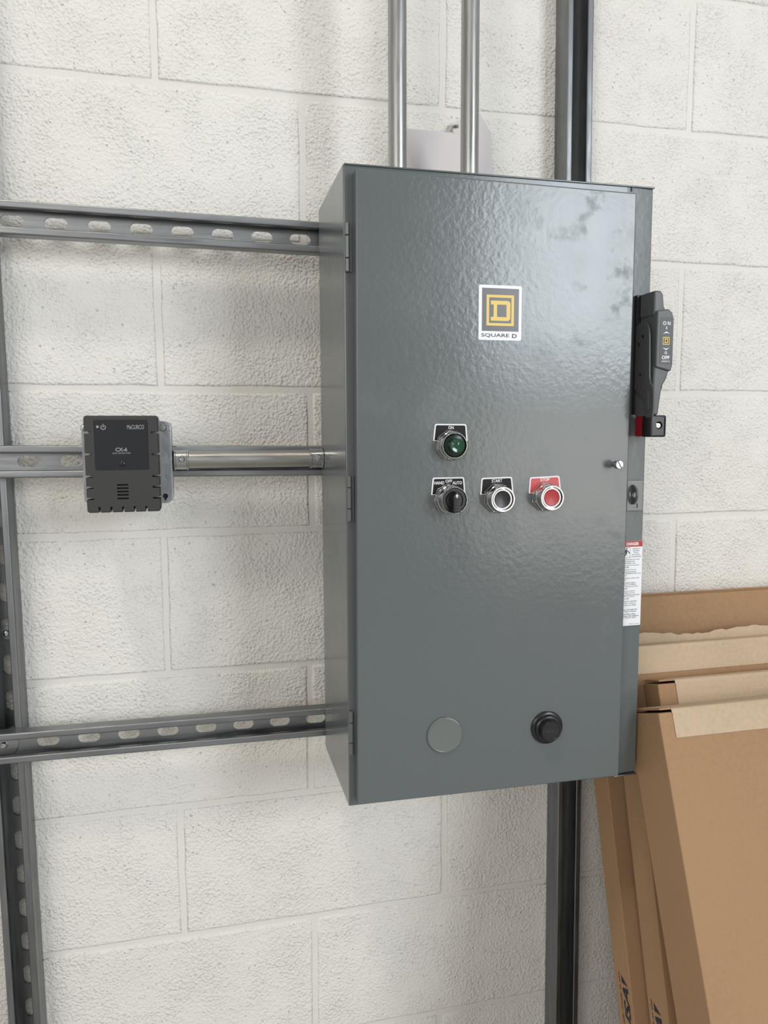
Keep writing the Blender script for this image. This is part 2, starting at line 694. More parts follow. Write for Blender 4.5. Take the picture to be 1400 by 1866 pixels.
# ------------------------------------------------------------------ conduits
for x, lab in ((302.3, 'upright steel conduit entering the cabinet top nearest the left edge'), (398.3, 'upright steel conduit in front of the white paper on the cabinet')):
    c = obj('conduit', lathe([(11.7, 0), (11.7, 1580)], 0, 0, 0, 28, 'z'), EMT, org=(x, -140, 1656.6), local=True)
    tag(c, lab, 'conduit', 'upright conduits above the cabinet')

t = thing('conduit', 'short level conduit joining the gas detector box to the cabinet', 'conduit', (16, -79, 1326))
obj('tube', lathe([(11.3, 0), (11.3, 176)], -79, 1326.4, 24, 28, 'x'), EMT_H, t)
for xa, xb in ((14.6, 33.6), (192.5, 211.3)):
    n = xb - xa
    cp = obj('coupling', lathe([(12.0, 0), (13.4, 0.6), (13.4, 2.2), (12.6, 2.8), (12.6, n - 2.8), (13.4, n - 2.2), (13.4, n - 0.6), (12.0, n)], -79, 1326.4, xa, 28, 'x'), CAST, t)
    xs = (xa + xb) / 2 + 1
    obj('screw', [(lathe([(5.4, 0), (5.2, 3.2), (0, 3.2)], xs, 1327.5, -90.0, 20), CAST), (screw_bm(xs, -93.0, 1327.5, 3.9, 2.6, 'cross', 0.7), CHROME)], None, cp)

# ------------------------------------------------------------------ junction box behind the detector
t = thing('junction_box', 'galvanised square box with a flat cover behind the gas detector', 'electrical box', (-41, -62, 1273))
obj('box_body', prism(rrect(-93.5, 13.0, 1272.5, 1376.2, 7), -62.2, -96.0, 'd', 1.0), GALV_B, t)
obj('cover_plate', cut(prism(rrect(-94.7, 12.6, 1271.8, 1376.6, 9), -97.6, -99.6, 'd', 0.5), prism([(3.4 + 3.4 * math.cos(a_), 1281 + 3.4 * math.sin(a_)) for a_ in (math.radians(-60 + 30 * k_) for k_ in range(11))] + [(2.7, 1274.6), (3.9, 1274.6)][::1], -94, -104, 'd')), GALV_B, t)
obj('keyhole_dark', prism(rrect(-90, 9, 1276, 1372, 6), -95.9, -97.0, 'd'), BLACK_M, t)  # black sheet put in as the shade seen through the cover's keyhole
for x, z in ((3.3, 1368.2), (-90.8, 1368.4)):
    obj('screw', screw_bm(x, -99.6, z, 4.6, 3.0), CAST, t)
    obj('screw_slot', box(x - 5, x + 9, -99.7, -100.4, z - 3.0, z + 3.2, 0.3), CHROME, t)

# ------------------------------------------------------------------ gas detector
t = thing('gas_detector', 'black box shaped gas detector reading CX-6 in front of the middle rail', 'gas detector', (-43.5, -100, 1266))
X0, X1, Z0, Z1, DF = -86.2, -0.5, 1265.4, 1382.6, -140.0
obj('back_plate', prism(rrect(X0 + 1.5, X1 - 0.5, Z0 + 2, Z1 - 1.0, 3.5), -99.8, -118, 'd', 0.6), DET_B, t)
hb = prism(rrect(X0, X1, Z0, Z1, 3.6, 5), -117, DF, 'd')
es = [e for e in hb.edges if all(abs(v.co.y - DF) < 0.01 for v in e.verts)]
bmesh.ops.bevel(hb, geom=es, offset=2.4, segments=3, profile=0.5, affect='EDGES')
cs = []
for z in (1362.5, 1336.2, 1309.4, 1296.1, 1282.7):
    cs.append(prism(slot_pts(X0 + 1, z, 16, 2.7), -112, -146, 'd'))
    cs.append(prism(slot_pts(X1 - 1, z - 0.2, 16, 2.7), -112, -146, 'd'))
for x in (-71.9, -58.2, -44.7, -31.1, -17.4):
    cs.append(prism(slot_pts(x, Z0 + 0.4, 14, 2.7, True), -112, -146, 'd'))
for z in (1299.0, 1294.9, 1290.8, 1286.8, 1282.4):
    cs.append(prism(slot_pts(-44.2, z, 13.6, 1.9), -131, -146, 'd'))
cs.append(prism(rrect(-74.6, -12.4, 1316.7, 1377.5, 2.2), DF + 0.7, -146, 'd'))
hs = obj('housing', cut(hb, join(*cs)), DET, t, smooth=30)
obj('slot_dark', prism(rrect(X0 + 3.5, X1 - 3.5, Z0 + 3.5, Z1 - 3.5, 2), -112.5, -117.5, 'd'), BLACK_M, t)  # matt black sheet added to stand for shade inside the slots
PD = DF + 0.15
pp = [(prism(rrect(-74.2, -12.8, 1317.1, 1377.1, 2.0), DF + 0.68, DF + 0.2, 'd'), DET_P)]
pp.append((print_at(glyphs('MaCURCO', 5.2, 19.6, bold=0.1), -26.7, PD, 1368.8), GREY_PR))
pp.append((print_at(glyphs('CX-6', 4.6, 13.6, bold=0.25), -44.1, PD, 1341.8), GREY_PR))
pp.append((print_at(glyphs('GAS DETECTOR', 1.8, 21, bold=0.05), -44.0, PD, 1337.4), GREY_PR))
pp.append((flat(disc(-70.3, 1369.2, 1.6, 16), PD), GREY_PR))
ring = bmesh.new()
o_, i_ = [], []
for k in range(19):
    a = math.radians(125 + 290 * k / 18)
    o_.append(ring.verts.new((-63.8 + 3.1 * math.cos(a), PD, 1368.6 + 3.1 * math.sin(a))))
    i_.append(ring.verts.new((-63.8 + 2.2 * math.cos(a), PD, 1368.6 + 2.2 * math.sin(a))))
for k in range(18):
    ring.faces.new((o_[k], o_[k + 1], i_[k + 1], i_[k]))
pp.append((ring, GREY_PR))
pp.append((flat([(-64.3, 1368.4), (-63.3, 1368.4), (-63.3, 1372.6), (-64.3, 1372.6)], PD), GREY_PR))
obj('front_panel', pp, None, t, smooth=0)
obj('screw', screw_bm(-43.6, DF + 0.2, 1324.5, 3.6, 1.6, 'cross', 0.35), BLACK, t)

# ------------------------------------------------------------------ control enclosure
t = thing('control_enclosure', 'large grey steel motor control cabinet with push buttons on its door', 'control cabinet', (405, -62, 912))
BX0, BX1, BZ0, BZ1, BB, BF = 211.4, 597.7, 912.6, 1656.0, -63.0, -250.0
body = prism([(BX0, BB), (BX1, BB), (BX1, -248.1), (561, -250.1), (BX0, BF)], BZ0, BZ1, 'z')
es = [e for e in body.edges if all(v.co.y > -64 for v in e.verts)]
bmesh.ops.bevel(body, geom=es, offset=6, segments=3, profile=0.5, affect='EDGES')
es = [e for e in body.edges if all(v.co.y < -247 for v in e.verts) and not all(abs(v.co.x - 561) < 1 for v in e.verts)]
bmesh.ops.bevel(body, geom=es, offset=1.4, segments=2, profile=0.5, affect='EDGES')
bd = obj('body', body, PAINT, t, smooth=1.5)
obj('top_lip', box(212.5, 597.9, -70, -251.5, 1655.2, 1657.0, 0.5), PAINT, bd)
obj('top_seam', box(566.6, 567.1, -249, -251.65, 1650, 1657.1), HANDLE, bd)
obj('bottom_lip', box(564, 597, -240, -253.0, 910.6, 912.0, 0.4), GALV_B, bd)

DP = -266.0
DOOR = [(219.0, 920.8), (562.6, 918.2), (564.6, 1643.6), (222.6, 1647.6)]
door = obj('door', prism(DOOR, -251.2, DP, 'd', 1.8, 3), PAINT_DOOR, t)

# hinges down the left rim
for z0, z1 in ((1539.6, 1592.8), (1258.8, 1311.4), (978.2, 1031.6)):
    ln = z1 - z0
    pcs = []
    for a, b in ((0, 0.27), (0.285, 0.735), (0.75, 1.0)):
        pcs.append(lathe([(2.2, ln * a), (2.9, ln * a + 0.6), (2.9, ln * b - 0.6), (2.2, ln * b)], 214.6, -252.6, z0, 16, 'z'))
    obj('hinge', join(box(214.4, 220.4, -250.2, -251.8, z0, z1, 0.3), *pcs), PAINT, t)

# brand label on the door
LX0, LX1, LZ0, LZ1 = 365.7, 418.7, 1466.9, 1529.3
LW, LH = LX1 - LX0, LZ1 - LZ0


def lp(u, v):
    return (LX0 + u * LW, LZ1 - v * LH)


def frame_bm(u0, u1, v0, v1, tu, tv, d):
    bs = []
    for a in ((u0, u1, v0, v0 + tv), (u0, u1, v1 - tv, v1), (u0, u0 + tu, v0 + tv, v1 - tv), (u1 - tu, u1, v0 + tv, v1 - tv)):
        bs.append(flat([lp(a[0], a[2]), lp(a[1], a[2]), lp(a[1], a[3]), lp(a[0], a[3])], d))
    return join(*bs)


def d_logo(P, d):
    """the slab-serif D: outline strips, P maps (u,v) to (x,z)."""
    q = []
    for r in ([(.28, .28), (.69, .28), (.735, .315), (.735, .35), (.28, .35)], [(.28, .575), (.735, .575), (.735, .61), (.69, .645), (.28, .645)],
              [(.345, .35), (.425, .35), (.425, .575), (.345, .575)], [(.645, .35), (.735, .35), (.735, .575), (.645, .575)]):
        q.append(flat([P(*p) for p in r], d))
    return join(*q)


lab = [(prism(rrect(LX0, LX1, LZ0, LZ1, 1.8), DP - 0.01, DP - 0.3, 'd'), LABEL)]
lab.append((flat([lp(.075, .055), lp(.935, .055), lp(.935, .835), lp(.075, .835)], DP - 0.36), INK_G))
lab.append((frame_bm(.18, .82, .175, .735, .06, .048, DP - 0.42), YELLOW))
lab.append((d_logo(lp, DP - 0.42), YELLOW))
cxl, czl = lp(.39, .915)
lab.append((print_at(glyphs('SQUARE', 4.6, LW * .65, bold=0.12), cxl, DP - 0.42, czl), INK))
cxl, czl = lp(.84, .915)
lab.append((print_at(glyphs('D', 4.6, LW * .11, bold=0.2), cxl, DP - 0.42, czl), INK))
lab.append((flat([lp(.775, .885), lp(.80, .885), lp(.80, .892), lp(.775, .892)], DP - 0.42), INK))
lab.append((flat([lp(.775, .938), lp(.80, .938), lp(.80, .945), lp(.775, .945)], DP - 0.42), INK))
tag(obj('brand_label', lab, None, door, smooth=0), 'white and charcoal label with a yellow letter D in a square')


# operators
def legend(cx, cz, zt, base, texts, tilt=0.0):
    """half plate with a white border, its lower edge swallowed by the nut."""
    d = DP
    top = zt - cz
    pts = [(-19.3, top), (19.0, top), (20.9, 5.0), (-21.2, 5.0)]

    def rot(p):
        return (cx + p[0] * math.cos(tilt) - p[1] * math.sin(tilt), cz + p[0] * math.sin(tilt) + p[1] * math.cos(tilt))

    def shape(pp_, r):
        out = []
        n = len(pp_)
        for i in range(n):
            p, a, b = Vector(pp_[i]), Vector(pp_[i - 1]), Vector(pp_[(i + 1) % n])
            rr = r if i < 2 else 0.6
            ua, ub = (a - p).normalized(), (b - p).normalized()
            A, B = p + ua * rr, p + ub * rr
            for k in range(5):
                s = k / 4
                out.append(tuple((1 - s) ** 2 * A + 2 * s * (1 - s) * p + s * s * B))
        return [rot(q) for q in out]
    inner = [(-17.9, top - 1.5), (17.6, top - 1.5), (19.3, 5.6), (-19.6, 5.6)]
    pcs = [(prism(shape(pts, 2.4), d, d - 0.9, 'd'), WHITE), (flat(shape(inner, 1.6), d - 0.96), base)]
    for s, x, z, h, w in texts:
        px, pz = rot((x, z))
        pcs.append((print_at(glyphs(s, h, w, bold=0.15), px, d - 1.02, pz, -tilt), WHITE))
    return pcs


def nut_bm(cx, cz, h=20.0, rim=15.4, inner=13.3, phase=0.2, well=8.0):
    a = lathe([(18.4, 0), (18.4, 1.2), (17.9, 1.8), (17.9, 5.8), (16.8, 7.6)], cx, cz, DP - 0.9, 8, 'd', phase)
    b = lathe([(16.4, 6.0), (16.4, 9.5), (15.8, 10.0), (rim + 0.4, h - 2.5), (rim, h - 0.7), (rim - 0.5, h), (inner + 0.5, h), (inner, h - 0.6), (inner, h - well)], cx, cz, DP - 0.9, 48)
    return join(a, b)


# green pilot light
cx, cz = 332.2, 1345.6
o = obj('pilot_light', nut_bm(cx, cz, 16.5, 15.0, 13.6, 0.25, 5), CHROME, t)
obj('legend_plate', legend(cx, cz, 1370.2, BLACK_P, (('ON', 0.2, 20.5, 3.7, 6.4),), -0.01), None, o, smooth=0)
obj('lens', [(lathe([(13.4, 8), (13.4, 14.5), (12.4, 16.6), (9.2, 17.5), (8.6, 17.5)], cx, cz, DP, 40), GREEN_D),
             (lathe([(8.6, 12), (8.4, 24.0), (7.4, 25.6), (4.0, 24.9), (0, 26.0)], cx, cz, DP, 16), GREEN)], None, o, smooth=20)

# hand off auto selector
cx, cz = 330.0, 1283.2
o = obj('selector_switch', nut_bm(cx, cz, 22.5, 15.3, 14.6, 0.1, 5), CHROME, t)
obj('legend_plate', legend(cx, cz, 1308.4, BLACK_P, (('HAND', -11.4, 18.9, 3.7, 12.0), ('OFF', 0.2, 20.8, 3.6, 8.2), ('AUTO', 10.6, 18.6, 3.7, 11.8)), 0.0), None, o, smooth=0)
lever = prism([(-4.4, -13.2), (4.4, -13.2), (4.4, 4.5), (0.6, 10.2), (-0.6, 10.2), (-4.4, 4.5)], -20, -31.5, 'd', 1.2)
ribs = [box(-3.9, 3.9, -31.0, -32.8, -12.0 + 3.4 * k, -9.9 + 3.4 * k, 0.4) for k in range(5)]
kn = join(lathe([(14.6, 12), (14.6, 21.3), (13.8, 22.1), (10.6, 22.1), (10.2, 20.6), (9.6, 20.6), (9.2, 22.6), (0, 22.6)], 0, 0, 0, 40), lever, *ribs)
bmesh.ops.rotate(kn, verts=kn.verts, cent=(0, 0, 0), matrix=Matrix.Rotation(-0.02, 3, 'Y'))
bmesh.ops.translate(kn, verts=kn.verts, vec=(cx, DP, cz))
ar = join(flat([(-0.7, -2.0), (0.7, -2.0), (0.7, 1.0), (-0.7, 1.0)], 0), flat([(-2.0, 0.9), (2.0, 0.9), (0, 3.4)], 0))
bmesh.ops.rotate(ar, verts=ar.verts, cent=(0, 0, 0), matrix=Matrix.Rotation(-0.02, 3, 'Y'))
bmesh.ops.translate(ar, verts=ar.verts, vec=(cx, DP - 31.65, cz + 4.6))
obj('knob', [(kn, BLACK), (ar, WHITE)], None, o, smooth=30)

# start and stop buttons
for cx, cz, zt, word, ww, plate, cap, nm, tilt, hh in ((390.6, 1282.6, 1307.3, 'START', 13.2, BLACK_P, BLACK, 'start_button', 0.02, 19.0), (452.4, 1283.0, 1307.2, 'STOP', 11.8, RED_P, RED, 'stop_button', 0.035, 20.0)):
    o = obj(nm, nut_bm(cx, cz, hh, 14.8, 12.9, 0.35, 6), CHROME, t)
    obj('legend_plate', legend(cx, cz, zt, plate, ((word, 0, 20.6, 3.6, ww),), tilt), None, o, smooth=0)
    obj('button_well', lathe([(13.3, 10), (13.3, 13.5), (0, 13.5)], cx, cz, DP, 32), BLACK_M, o)
    obj('button_ring', lathe([(11.9, 12), (11.9, hh - 1.5), (11.6, hh - 1.0), (10.2, hh - 1.0), (9.9, hh - 1.4), (9.9, 13)], cx, cz, DP, 40), mat('brushed_ring', (0.62, 0.61, 0.60), 0.4, metal=0.8), o)
    obj('button_cap', lathe([(9.8, 12.5), (9.8, hh - 1.6), (9.3, hh - 0.9), (6.0, hh - 1.4), (0, hh - 1.7)], cx, cz, DP, 40), cap, o)

# blank plug, reset button, door screw
obj('blanking_plug', lathe([(22.2, 0), (22.4, 1.4), (21.6, 2.6), (20.4, 2.9), (19.6, 2.4), (0, 2.4)], 326.4, 997.2, DP, 48), M_paint('plug_enamel', (0.15, 0.165, 0.155)), t)
rcx, rcz = 460.0, 993.8
o = obj('reset_button', lathe([(20.8, 0), (20.8, 2.2), (19.6, 3.4), (17.4, 3.8), (17.0, 6.2), (15.6, 7.4), (14.2, 7.6)], rcx, rcz, DP, 48), BLACK, t)
rb = lathe([(13.6, 5), (13.4, 13.5), (12.6, 14.6), (11.4, 14.6), (10.9, 13.9), (0, 13.9)], rcx, rcz, DP, 40)
obj('reset_cap', [(rb, BLACK), (print_at(glyphs('RESET', 3.4, 15.5, bold=0.1), rcx, DP - 14.0, rcz), mat('black_lit_letters', (0.035, 0.035, 0.036), 0.35))], None, o)  # lighter black puts the light on raised letters into flat print
sc = lathe([(3.2, 0), (3.2, 8.5), (5.2, 8.8), (5.2, 15.0), (4.6, 16.0), (0, 16.2)], 542.2, 1320.8, DP, 28)
sl = box(-7, 7, -19, -14.2, -0.75, 0.75)
bmesh.ops.rotate(sl, verts=sl.verts, cent=(0, 0, 0), matrix=Matrix.Rotation(1.05, 3, 'Y'))
bmesh.ops.translate(sl, verts=sl.verts, vec=(542.2, DP, 1320.8))
obj('door_screw', cut(sc, sl), CAST, t)

# padlock latch on the right flange
lt = obj('padlock_latch', cut(box(570.6, 593.6, -249.9, -253.2, 1260.4, 1299.0, 0.8), box(576.5, 586, -252, -256, 1264.5, 1270)), PAINT, t)
tab = prism(disc(-252.6, 1281.4, 12.6, 20, 90, 270), 576.8, 579.4, 'x', 0.5)
tab = cut(tab, prism(disc(-259.0, 1281.4, 4.2, 14), 570, 586, 'x'))
obj('padlock_tab', tab, HANDLE, lt)

# danger label on the flange, half hidden under the door edge
X0, X1, Z0, Z1, FD = 556.0, 596.6, 1111.6, 1221.6, BF
lb = [(prism(rrect(X0, X1, Z0, Z1, 1.0), FD + 1.8, FD - 0.25, 'd'), LABEL)]
lb.append((flat([(X0, 1214.2), (X1, 1214.2), (X1, Z1), (X0, Z1)], FD - 0.3), RED))
lb.append((print_at(glyphs('DANGER', 3.9, 17.4, bold=0.3), 582.6, FD - 0.35, 1218.0), WHITE))
lb.append((flat([(568.2, 1216.0), (572.2, 1216.0), (570.2, 1219.8)], FD - 0.35), WHITE))
for r in ([(556, 1213.4), (579.4, 1213.4), (579.4, 1213.0), (556, 1213.0)], [(579.0, 1213.4), (579.4, 1213.4), (579.4, 1200.2), (579.0, 1200.2)], [(556, 1200.6), (579.4, 1200.6), (579.4, 1200.2), (556, 1200.2)]):
    lb.append((flat(r, FD - 0.3), INK))
# shock figure: head, body, arms, legs
lb.append((flat(disc(574.2, 1211.8, 0.95, 14), FD - 0.35), INK))
for r in ([(571.6, 1210.6), (575.0, 1210.4), (579.0, 1206.4), (578.4, 1205.6), (574.6, 1209.0), (574.9, 1206.4), (573.6, 1203.8), (570.6, 1200.8), (569.6, 1201.6), (572.6, 1204.8)],
          [(571.6, 1210.6), (572.6, 1208.8), (570.2, 1206.0), (567.0, 1204.2), (566.6, 1205.0), (569.4, 1207.0)]):
    lb.append((flat(r, FD - 0.34), INK))
for i, s in enumerate(('HAZARD OF', 'ELECTRIC', 'SHOCK,', 'EXPLOSION,', 'OR ARC FLASH')):
    lb.append((print_at(glyphs(s, 1.35, (10.8, 9.2, 6.6, 11.4, 14.0)[i], bold=0.2), 587.8, FD - 0.35, 1211.6 - 2.55 * i), INK))
para = [('Apply appropriate personal', 'protective equipment', '(PPE) and follow safe', 'electrical work practices.', 'See NFPA 70E.'),
        ('This equipment must be', 'installed and serviced', 'only by qualified electrical', 'personnel.'),
        ('Do not operate switch with', 'door open.'),
        ('Turn off switch before', 'removing or installing', 'fuses or making load side', 'connections.'),
        ('Always use a properly', 'rated voltage sensing', 'device at all line and load', 'fuse clips to confirm', 'switch is off.'),
        ('Turn off power supplying', 'switch before doing any', 'other work on or inside', 'switch.'),
        ('Do not use renewable link', 'fuses in fused switches.'),
        ('Failure to follow these', 'instructions will result in', 'death or serious injury.')]
zl = 1197.8
for k, pg in enumerate(para):
    for s in pg:
        lb.append((print_at(glyphs(s, 1.75, len(s) * 1.12, 'L', bold=0.22 if k == 7 else 0.1), 563.6, FD - 0.35, zl), INK))
        zl -= 2.46
    zl -= 1.0
lb.append((print_at(glyphs('30100-417-07 REV', 1.2, 15, 'R'), 595.0, FD - 0.35, 1113.6), INK))
tag(obj('danger_label', lb, None, t, smooth=0), 'red and white danger label with a shock figure')

# disconnect handle on the right flange
hd = obj('disconnect_handle', box(574.8, 598.4, -249.8, -256.0, 1381.5, 1527.0, 1.2), BLACK, t)
main = prism([(580.6, 1437), (601.0, 1432), (603.2, 1440), (603.2, 1494), (600.8, 1501), (596, 1505.5), (580.6, 1503)], -255.5, -292.0, 'd', 1.8, 3)
nose = prism([(579.4, 1498), (597, 1503), (593.0, 1508.5), (591.4, 1522.5), (588.5, 1527.2), (579.4, 1527.2)], -255.5, -286.5, 'd', 2.2, 3)
neck = prism([(580.6, 1442), (602.6, 1440), (598.0, 1424), (592.0, 1414), (589.6, 1396), (587.8, 1380), (578.5, 1380), (579.5, 1416)], -262, -289.0, 'd', 2.4, 3)
obj('lever', join(main, nose, neck), HANDLE, hd)
FH = -292.0
hl = [(prism(rrect(584.6, 601.6, 1440.6, 1495.6, 0.6), FH, FH - 0.3, 'd'), HANDLE_L)]
hx = 593.0
hl.append((print_at(glyphs('O N', 4.4, 10.0, bold=0.2), hx, FH - 0.4, 1488.4), WHITE))
hl.append((flat([(hx - 0.5, 1481.2), (hx + 0.5, 1481.2), (hx + 0.5, 1484.6), (hx - 0.5, 1484.6)], FH - 0.4), WHITE))
for s, z in ((1, 1476.0), (-1, 1459.9)):
    hl.append((flat([(hx - 4.6, z), (hx, z + s * 2.9), (hx + 4.6, z), (hx, z + s * 1.2)], FH - 0.4), WHITE))
hz0, hz1 = 1463.4, 1472.4
hl.append((flat([(hx - 4.4, hz0), (hx + 4.4, hz0), (hx + 4.4, hz1), (hx - 4.4, hz1)], FH - 0.36), YELLOW))
hl.append((flat([(hx - 3.6, hz0 + 0.9), (hx + 3.6, hz0 + 0.9), (hx + 3.6, hz1 - 0.9), (hx - 3.6, hz1 - 0.9)], FH - 0.40), INK))
hl.append((d_logo(lambda u, v: (hx + (u - 0.51) * 11.0, 1467.9 - (v - 0.4625) * 14.5), FH - 0.44), YELLOW))
hl.append((print_at(glyphs('O', 3.3, bold=0.2), hx, FH - 0.4, 1453.8), WHITE))
hl.append((print_at(glyphs('OFF', 4.1, 10.4, bold=0.25), hx, FH - 0.4, 1448.3), WHITE))
hl.append((print_at(glyphs('(RESET)', 1.9, 10.6, bold=0.1), hx, FH - 0.4, 1443.6), WHITE))
tag(obj('handle_label', hl, None, hd, smooth=0), 'dark label reading ON and OFF (RESET)')
hp = [(-253, 1488), (-263, 1492.5), (-272, 1493), (-279, 1489.5), (-283, 1483), (-284.5, 1474), (-286.8, 1426), (-289, 1419), (-294, 1414.5), (-297, 1405), (-297, 1392), (-295.5, 1377), (-282, 1377), (-275, 1400), (-256, 1412), (-253, 1420)]
pl = prism(hp, 575.2, 577.6, 'x', 0.6)
for d_, z_, r_ in ((-269.5, 1474.5, 3.2), (-260.8, 1466.0, 3.2), (-266.0, 1429.5, 2.8)):
    pl = cut(pl, prism(disc(d_, z_, r_, 14), 570, 584, 'x'))
bead = prism([(-282.6, 1407), (-285.2, 1409.6), (-288, 1407), (-288.8, 1387), (-286.4, 1384.4), (-283.6, 1387)], 574.2, 576, 'x', 0.7)
obj('hasp_plate', join(pl, bead), HANDLE_L, hd)
obj('tongue', prism([(-254, 1420), (-275, 1410), (-283, 1398), (-282, 1379), (-256, 1379)], 577.0, 579.0, 'x', 0.5), HANDLE, hd)
obj('rear_hook', prism([(596, 1428), (600.6, 1424), (600.6, 1412.5), (596.2, 1409), (596.2, 1411), (598.6, 1413.5), (598.6, 1423), (596, 1426)], -258, -276, 'd', 0.5), HANDLE_L, hd)
obj('grip_red', box(576.8, 596.4, -256.2, -272.6, 1354.4, 1379.4, 1.8), RED_G, hd)
gb = box(576.2, 597.6, -271.5, -292.0, 1353.8, 1380.0, 2.2, 3)
gb = cut(gb, box(580.2, 595.6, -290.8, -296, 1356.6, 1377.6, 0.0))
gb = cut(gb, prism(disc(588.0, 1368.0, 4.6, 20), -284, -296, 'd'))
obj('grip_black', gb, BLACK, hd)
obj('grip_bolt', lathe([(3.4, 0), (3.4, 4.6), (2.6, 5.4), (1.6, 5.4), (1.3, 4.2), (0, 4.2)], 587.2, 1367.6, -285.8, 20), CHROME, hd)

# ------------------------------------------------------------------ folded paper on top of the cabinet
tn = 70.0 / 158.5


def on_sheet(x, z, off=0.0):
    return Vector((x, -80 + (z - 1657.2) * tn - off, z))


def sheet(pts, off=0.0, th=0.4, mt_=None):
    bm = bmesh.new()
    a = [bm.verts.new(on_sheet(x, z, off)) for x, z in pts]
    b = [bm.verts.new(on_sheet(x, z, off - th)) for x, z in pts]
    bm.faces.new(a)
    bm.faces.new(b[::-1])
    n_ = len(pts)
    for i in range(n_):
        bm.faces.new((a[i], b[i], b[(i + 1) % n_], a[(i + 1) % n_]))
    bmesh.ops.recalc_face_normals(bm, faces=bm.faces)
    return bm


pt = thing('paper_sleeve', 'white folded paper sheet standing on the cabinet behind the conduits', 'paper', (400, -80, 1657))
pbody = sheet([(330, 1657.2), (467.5, 1657.2), (466.5, 1731), (473.4, 1793.6), (416.6, 1788.1), (415.2, 1789.6), (346.1, 1790.0), (336.5, 1726)])
obj('sheet', pbody, PAPER, pt, smooth=0)
fl = bmesh.new()
cr = [on_sheet(416.4, 1788.3), on_sheet(473.2, 1793.4)]
up = [Vector((463.0, -4.5, 1826.5)), Vector((418.2, -7.5, 1808.2))]
fv = [fl.verts.new(c) for c in cr + up]
fl.faces.new(fv)
fr = [fl.verts.new(c + Vector((0, 0.4, 0))) for c in cr + up]
fl.faces.new(fr[::-1])
for i in range(4):
    fl.faces.new((fv[i], fr[i], fr[(i + 1) % 4], fv[(i + 1) % 4]))
bmesh.ops.recalc_face_normals(fl, faces=fl.faces)
tx = glyphs('cup', 7.0, 17, bold=0.35, shear=0.25)
bmesh.ops.rotate(tx, verts=tx.verts, cent=(0, 0, 0), matrix=Matrix.Rotation(math.pi, 3, 'Y'))
ux = (cr[1] - cr[0]).normalized()
nn = ux.cross(up[1] - cr[0]).normalized()
if nn.y > 0:
    nn = -nn
uz = -ux.cross(nn)
if uz.z < 0:
    uz = -uz
orgp = cr[0] + ux * 10.5 + uz * 14.5 + nn * 1.6
for v in tx.verts:
    v.co = orgp + ux * v.co.x + uz * v.co.z
arc = bmesh.new()
pa, pb = [], []
for k in range(13):
    a = k / 12
    x_, z_ = 0.5 + 26 * a, 15.6 + 4.4 * math.sin(math.pi * (0.08 + 0.5 * a))
    pa.append(arc.verts.new(cr[0] + ux * x_ + uz * z_ + nn * 1.6))
    pb.append(arc.verts.new(cr[0] + ux * x_ + uz * (z_ - 0.9) + nn * 1.6))
for k in range(12):
    arc.faces.new((pa[k], pa[k + 1], pb[k + 1], pb[k]))
obj('folded_flap', [(fl, PAPER), (tx, INK), (arc, INK)], None, pt, smooth=0)


